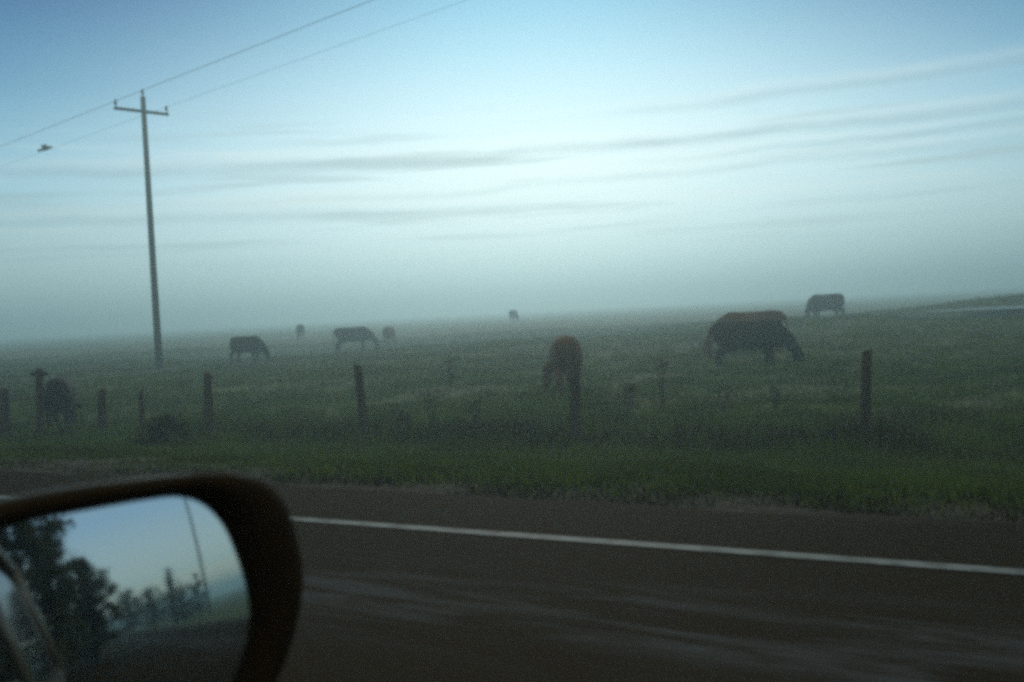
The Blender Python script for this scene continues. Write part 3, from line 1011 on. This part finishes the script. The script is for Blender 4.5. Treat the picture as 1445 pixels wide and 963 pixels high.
def car_body():
    """shell of the car in its own frame: x forward from the eye, y from the right side (0) to the left (1.72)"""
    W_ = 1.72
    # lower body: hollow sides so that the cabin stays open
    prof = [(-2.55, .35), (-2.62, .62), (-2.50, .93), (-1.9, .965), (0, .965), (.75, .965), (1.4, .90), (1.75, .78), (1.80, .50), (1.75, .30)]
    def side(y0, y1, name_m):
        bm = bmesh.new()
        out = []
        for y in (y0, y1):
            out.append([bm.verts.new((x, y, z)) for x, z in prof])
        n = len(prof)
        for k in range(n):
            bm.faces.new((out[0][k], out[0][(k + 1) % n], out[1][(k + 1) % n], out[1][k]))
        bm.faces.new(out[0]); bm.faces.new(out[1][::-1])
        return bm
    bmr = side(0.0, .07, None)
    es = [e for e in bmr.edges if all(abs(v.co.y) < 1e-4 for v in e.verts)]
    bmesh.ops.bevel(bmr, geom=es, offset=.04, segments=3, affect='EDGES')
    bml = side(W_ - .07, W_, None)
    me = bpy.data.meshes.new('x'); bml.to_mesh(me); bml.free(); bmr.from_mesh(me); bpy.data.meshes.remove(me)
    box(bmr, (.95, .07, .45), (1.78, W_ - .07, .88), .05)         # engine bay and bonnet
    box(bmr, (-2.5, .07, .45), (-1.95, W_ - .07, .93), .05)       # boot
    box(bmr, (-2.0, .07, .28), (1.0, W_ - .07, .36))              # floor
    from_bm('body', bmr, M['paint'], car, smooth=False)
    bm = bmesh.new()
    box(bm, (-1.75, .16, 1.55), (.02, W_ - .16, 1.59), .02)
    from_bm('roof', bm, M['paint'], car)
    for y, sg in ((.02, 1), (W_ - .02, -1)):
        for pts, r_ in (([(.90, y, .95), (.46, y + sg * .08, 1.28), (.02, y + sg * .15, 1.565)], .028),
                        ([(-.62, y, .95), (-.64, y + sg * .09, 1.25), (-.66, y + sg * .15, 1.56)], .03),
                        ([(-2.2, y, .93), (-1.98, y + sg * .08, 1.25), (-1.72, y + sg * .15, 1.565)], .05)):
            bm = bmesh.new()
            tube(bm, pts, [r_] * 3, 8, (.7, 1.3))
            from_bm('pillar', bm, M['paint'], car)
        bm = bmesh.new()
        tube(bm, [(.02, y + sg * .15, 1.565), (-.7, y + sg * .14, 1.58), (-1.74, y + sg * .15, 1.565)], [.03] * 3, 8)
        from_bm('roof_rail', bm, M['paint'], car)
        bm = bmesh.new()
        box(bm, (-1.92, y - .012, .962), (.80, y + .012, .985), .004)
        from_bm('window_seal', bm, M['trim'], car)
        bm = bmesh.new()
        vs_ = [bm.verts.new(p) for p in ((-.68, y + sg * .012, .98), (-2.08, y + sg * .012, .98), (-1.80, y + sg * .125, 1.46), (-.70, y + sg * .125, 1.46))]
        vs2 = [bm.verts.new(v.co + Vector((0, sg * .006, 0))) for v in vs_]
        bm.faces.new(vs_); bm.faces.new(vs2[::-1])
        for k in range(4):
            bm.faces.new((vs_[k], vs_[(k + 1) % 4], vs2[(k + 1) % 4], vs2[k]))
        from_bm('rear_window', bm, M['glass'], car, smooth=False)
        for hx in (-.45, -1.45):
            bm = bmesh.new()
            box(bm, (hx - .09, y - sg * .05, .84), (hx + .09, y - sg * .02, .87), .01)
            from_bm('door_handle', bm, M['paint'], car)
        for wx in (1.18, -1.62):
            e = bmesh.new()
            seg = 32
            prof_w = [(.20, -.09), (.29, -.10), (.315, -.07), (.315, .07), (.29, .10), (.20, .09)]
            rings = [[e.verts.new((wx + r_ * math.cos(2 * math.pi * k / seg), y + sg * .08 + h_, .315 + r_ * math.sin(2 * math.pi * k / seg))) for k in range(seg)] for r_, h_ in prof_w]
            for a, b in zip(rings, rings[1:] + rings[:1]):
                ringface(e, a, b)
            tw = from_bm('tyre', e, M['tyre'], car)
            e = bmesh.new()
            for k in range(7):
                a = 2 * math.pi * k / 7
                tube(e, [(wx, y - sg * .0, .315), (wx + .2 * math.cos(a), y - sg * .005, .315 + .2 * math.sin(a))], [.03, .022], 6)
            ellipsoid(e, (wx, y, .315), (.05, .03, .05))
            rm = from_bm('rim', e, M['rim'], tw)
car_body()

# ------------------------------------------------------------------ what the mirror shows: roadside trees behind the car
def mirror_dir(px, py):
    """where the line of sight through a picture point goes after the convex glass"""
    d = ray(px, py)
    cen = MP - MN * (RADIUS + .004)
    oc = CAM - cen
    b = oc.dot(d)
    disc = b * b - (oc.length_squared - RADIUS ** 2)
    t = -b - math.sqrt(disc)
    p = CAM + d * t
    n = (p - cen).normalized()
    return p, d - n * 2 * d.dot(n)

def mpoint(px, py, dist):
    p, r_ = mirror_dir(px, py)
    h = Vector((r_.x, r_.y, 0)).normalized()
    q = p + h * dist
    return Vector((q.x, q.y, gz(q.x, q.y))), p.z + dist * r_.z / math.hypot(r_.x, r_.y)

def tree(base, h, width, label, seed, kind='broad', leaves=5200, group='trees along the road behind the car', foot=.14):
    rs = random.Random(seed)
    e = empty('tree', base)
    bm = bmesh.new()
    tr = h * .028
    top = Vector((rs.uniform(-.04, .04) * h, rs.uniform(-.04, .04) * h, h * .86))
    tube(bm, [(0, 0, -.3), top * .25 + Vector((.02 * h, 0, 0)), top * .55, top], [tr * 1.2, tr * .9, tr * .6, tr * .12], 9)
    cs = []
    nl = 130 if kind == 'broad' else 40
    for i in range(nl):
        q = rs.uniform(.02 if kind == 'broad' else .1, .98)
        a = rs.uniform(0, 6.28)
        if kind == 'broad':
            ext = width * .5 * math.sin(math.pi * min(1, .22 + q * .72)) * rs.uniform(.1, 1.05)
        else:
            ext = width * .5 * (1.05 - q) * rs.uniform(.6, 1.1)
        c = Vector((top.x * q + math.cos(a) * ext, top.y * q + math.sin(a) * ext, h * (.06 + .88 * q)))
        st = Vector((top.x * q * .7, top.y * q * .7, h * (.06 + .62 * q)))
        tube(bm, [st, st.lerp(c, .55) + Vector((0, 0, .02 * h)), c], [tr * .4, tr * .22, tr * .06], 6)
        r0 = width * (.12 if kind == 'broad' else .10) * rs.uniform(.5, 1.2)
        cs.append((c, (r0, r0, r0 * .72)))
    from_bm('trunk', bm, M['bark'], e)
    bm = bmesh.new()
    leaf_cloud(bm, cs, leaves, max(.05, h * .011), rs)
    from_bm('crown', bm, M['leaf'], e, smooth=False)
    tag(e, label, 'tree', group)
    return e

def mtree(px, py_top, dist, wpx, label, seed, kind='broad', leaves=5200):
    b, _ = mpoint(px, 850, dist)
    _, zt = mpoint(px, py_top, dist)
    b1, _ = mpoint(px - wpx / 2, 840, dist)
    b2, _ = mpoint(px + wpx / 2, 840, dist)
    return tree(b, max(1.5, zt - b.z), (b2 - b1).length, label, seed, kind, leaves)
mtree(15, 620, 12, 190, 'tall dark tree filling the left end of the wing mirror, tallest of them', 51, leaves=40000)
mtree(74, 736, 15, 120, 'dark spreading tree reflected in the mirror, right beside the tallest', 52, leaves=34000)
mtree(126, 774, 17, 95, 'shorter bushy dark tree at the right end of the dark mass in the mirror', 58, leaves=26000)
mtree(178, 829, 40, 90, 'low rounded tree in the mirror just right of the dark mass', 53, leaves=9000)
mtree(214, 824, 42, 80, 'middle low tree of the row reflected in the mirror', 54, leaves=9000)
mtree(243, 793, 42, 38, 'thin open tree standing above the reflected row in the mirror', 55, 'broad', 1100)
mtree(281, 800, 42, 34, 'small pointed conifer reflected beside the pole in the mirror', 56, 'conifer', 7000)
mtree(258, 822, 44, 80, 'bushy tree reflected just left of the pointed conifer', 57, leaves=9000)

# ------------------------------------------------------------------ the mist
def haze():
    bm = bmesh.new()
    box(bm, (-820, -820, -3), (820, 820, 13.2))
    m = bpy.data.materials.new('mist')
    m.use_nodes = True
    t = m.node_tree
    t.nodes.clear()
    v = t.nodes.new('ShaderNodeVolumePrincipled')
    v.inputs['Color'].default_value = (.66, .87, .92, 1)
    v.inputs['Density'].default_value = .0060
    v.inputs['Anisotropy'].default_value = .65
    o = t.nodes.new('ShaderNodeOutputMaterial')
    t.links.new(v.outputs[0], o.inputs['Volume'])
    h = from_bm('haze', bm, m, smooth=False)
    tag(h, 'pale dawn mist lying over the whole field', 'mist', kind='stuff')
haze()
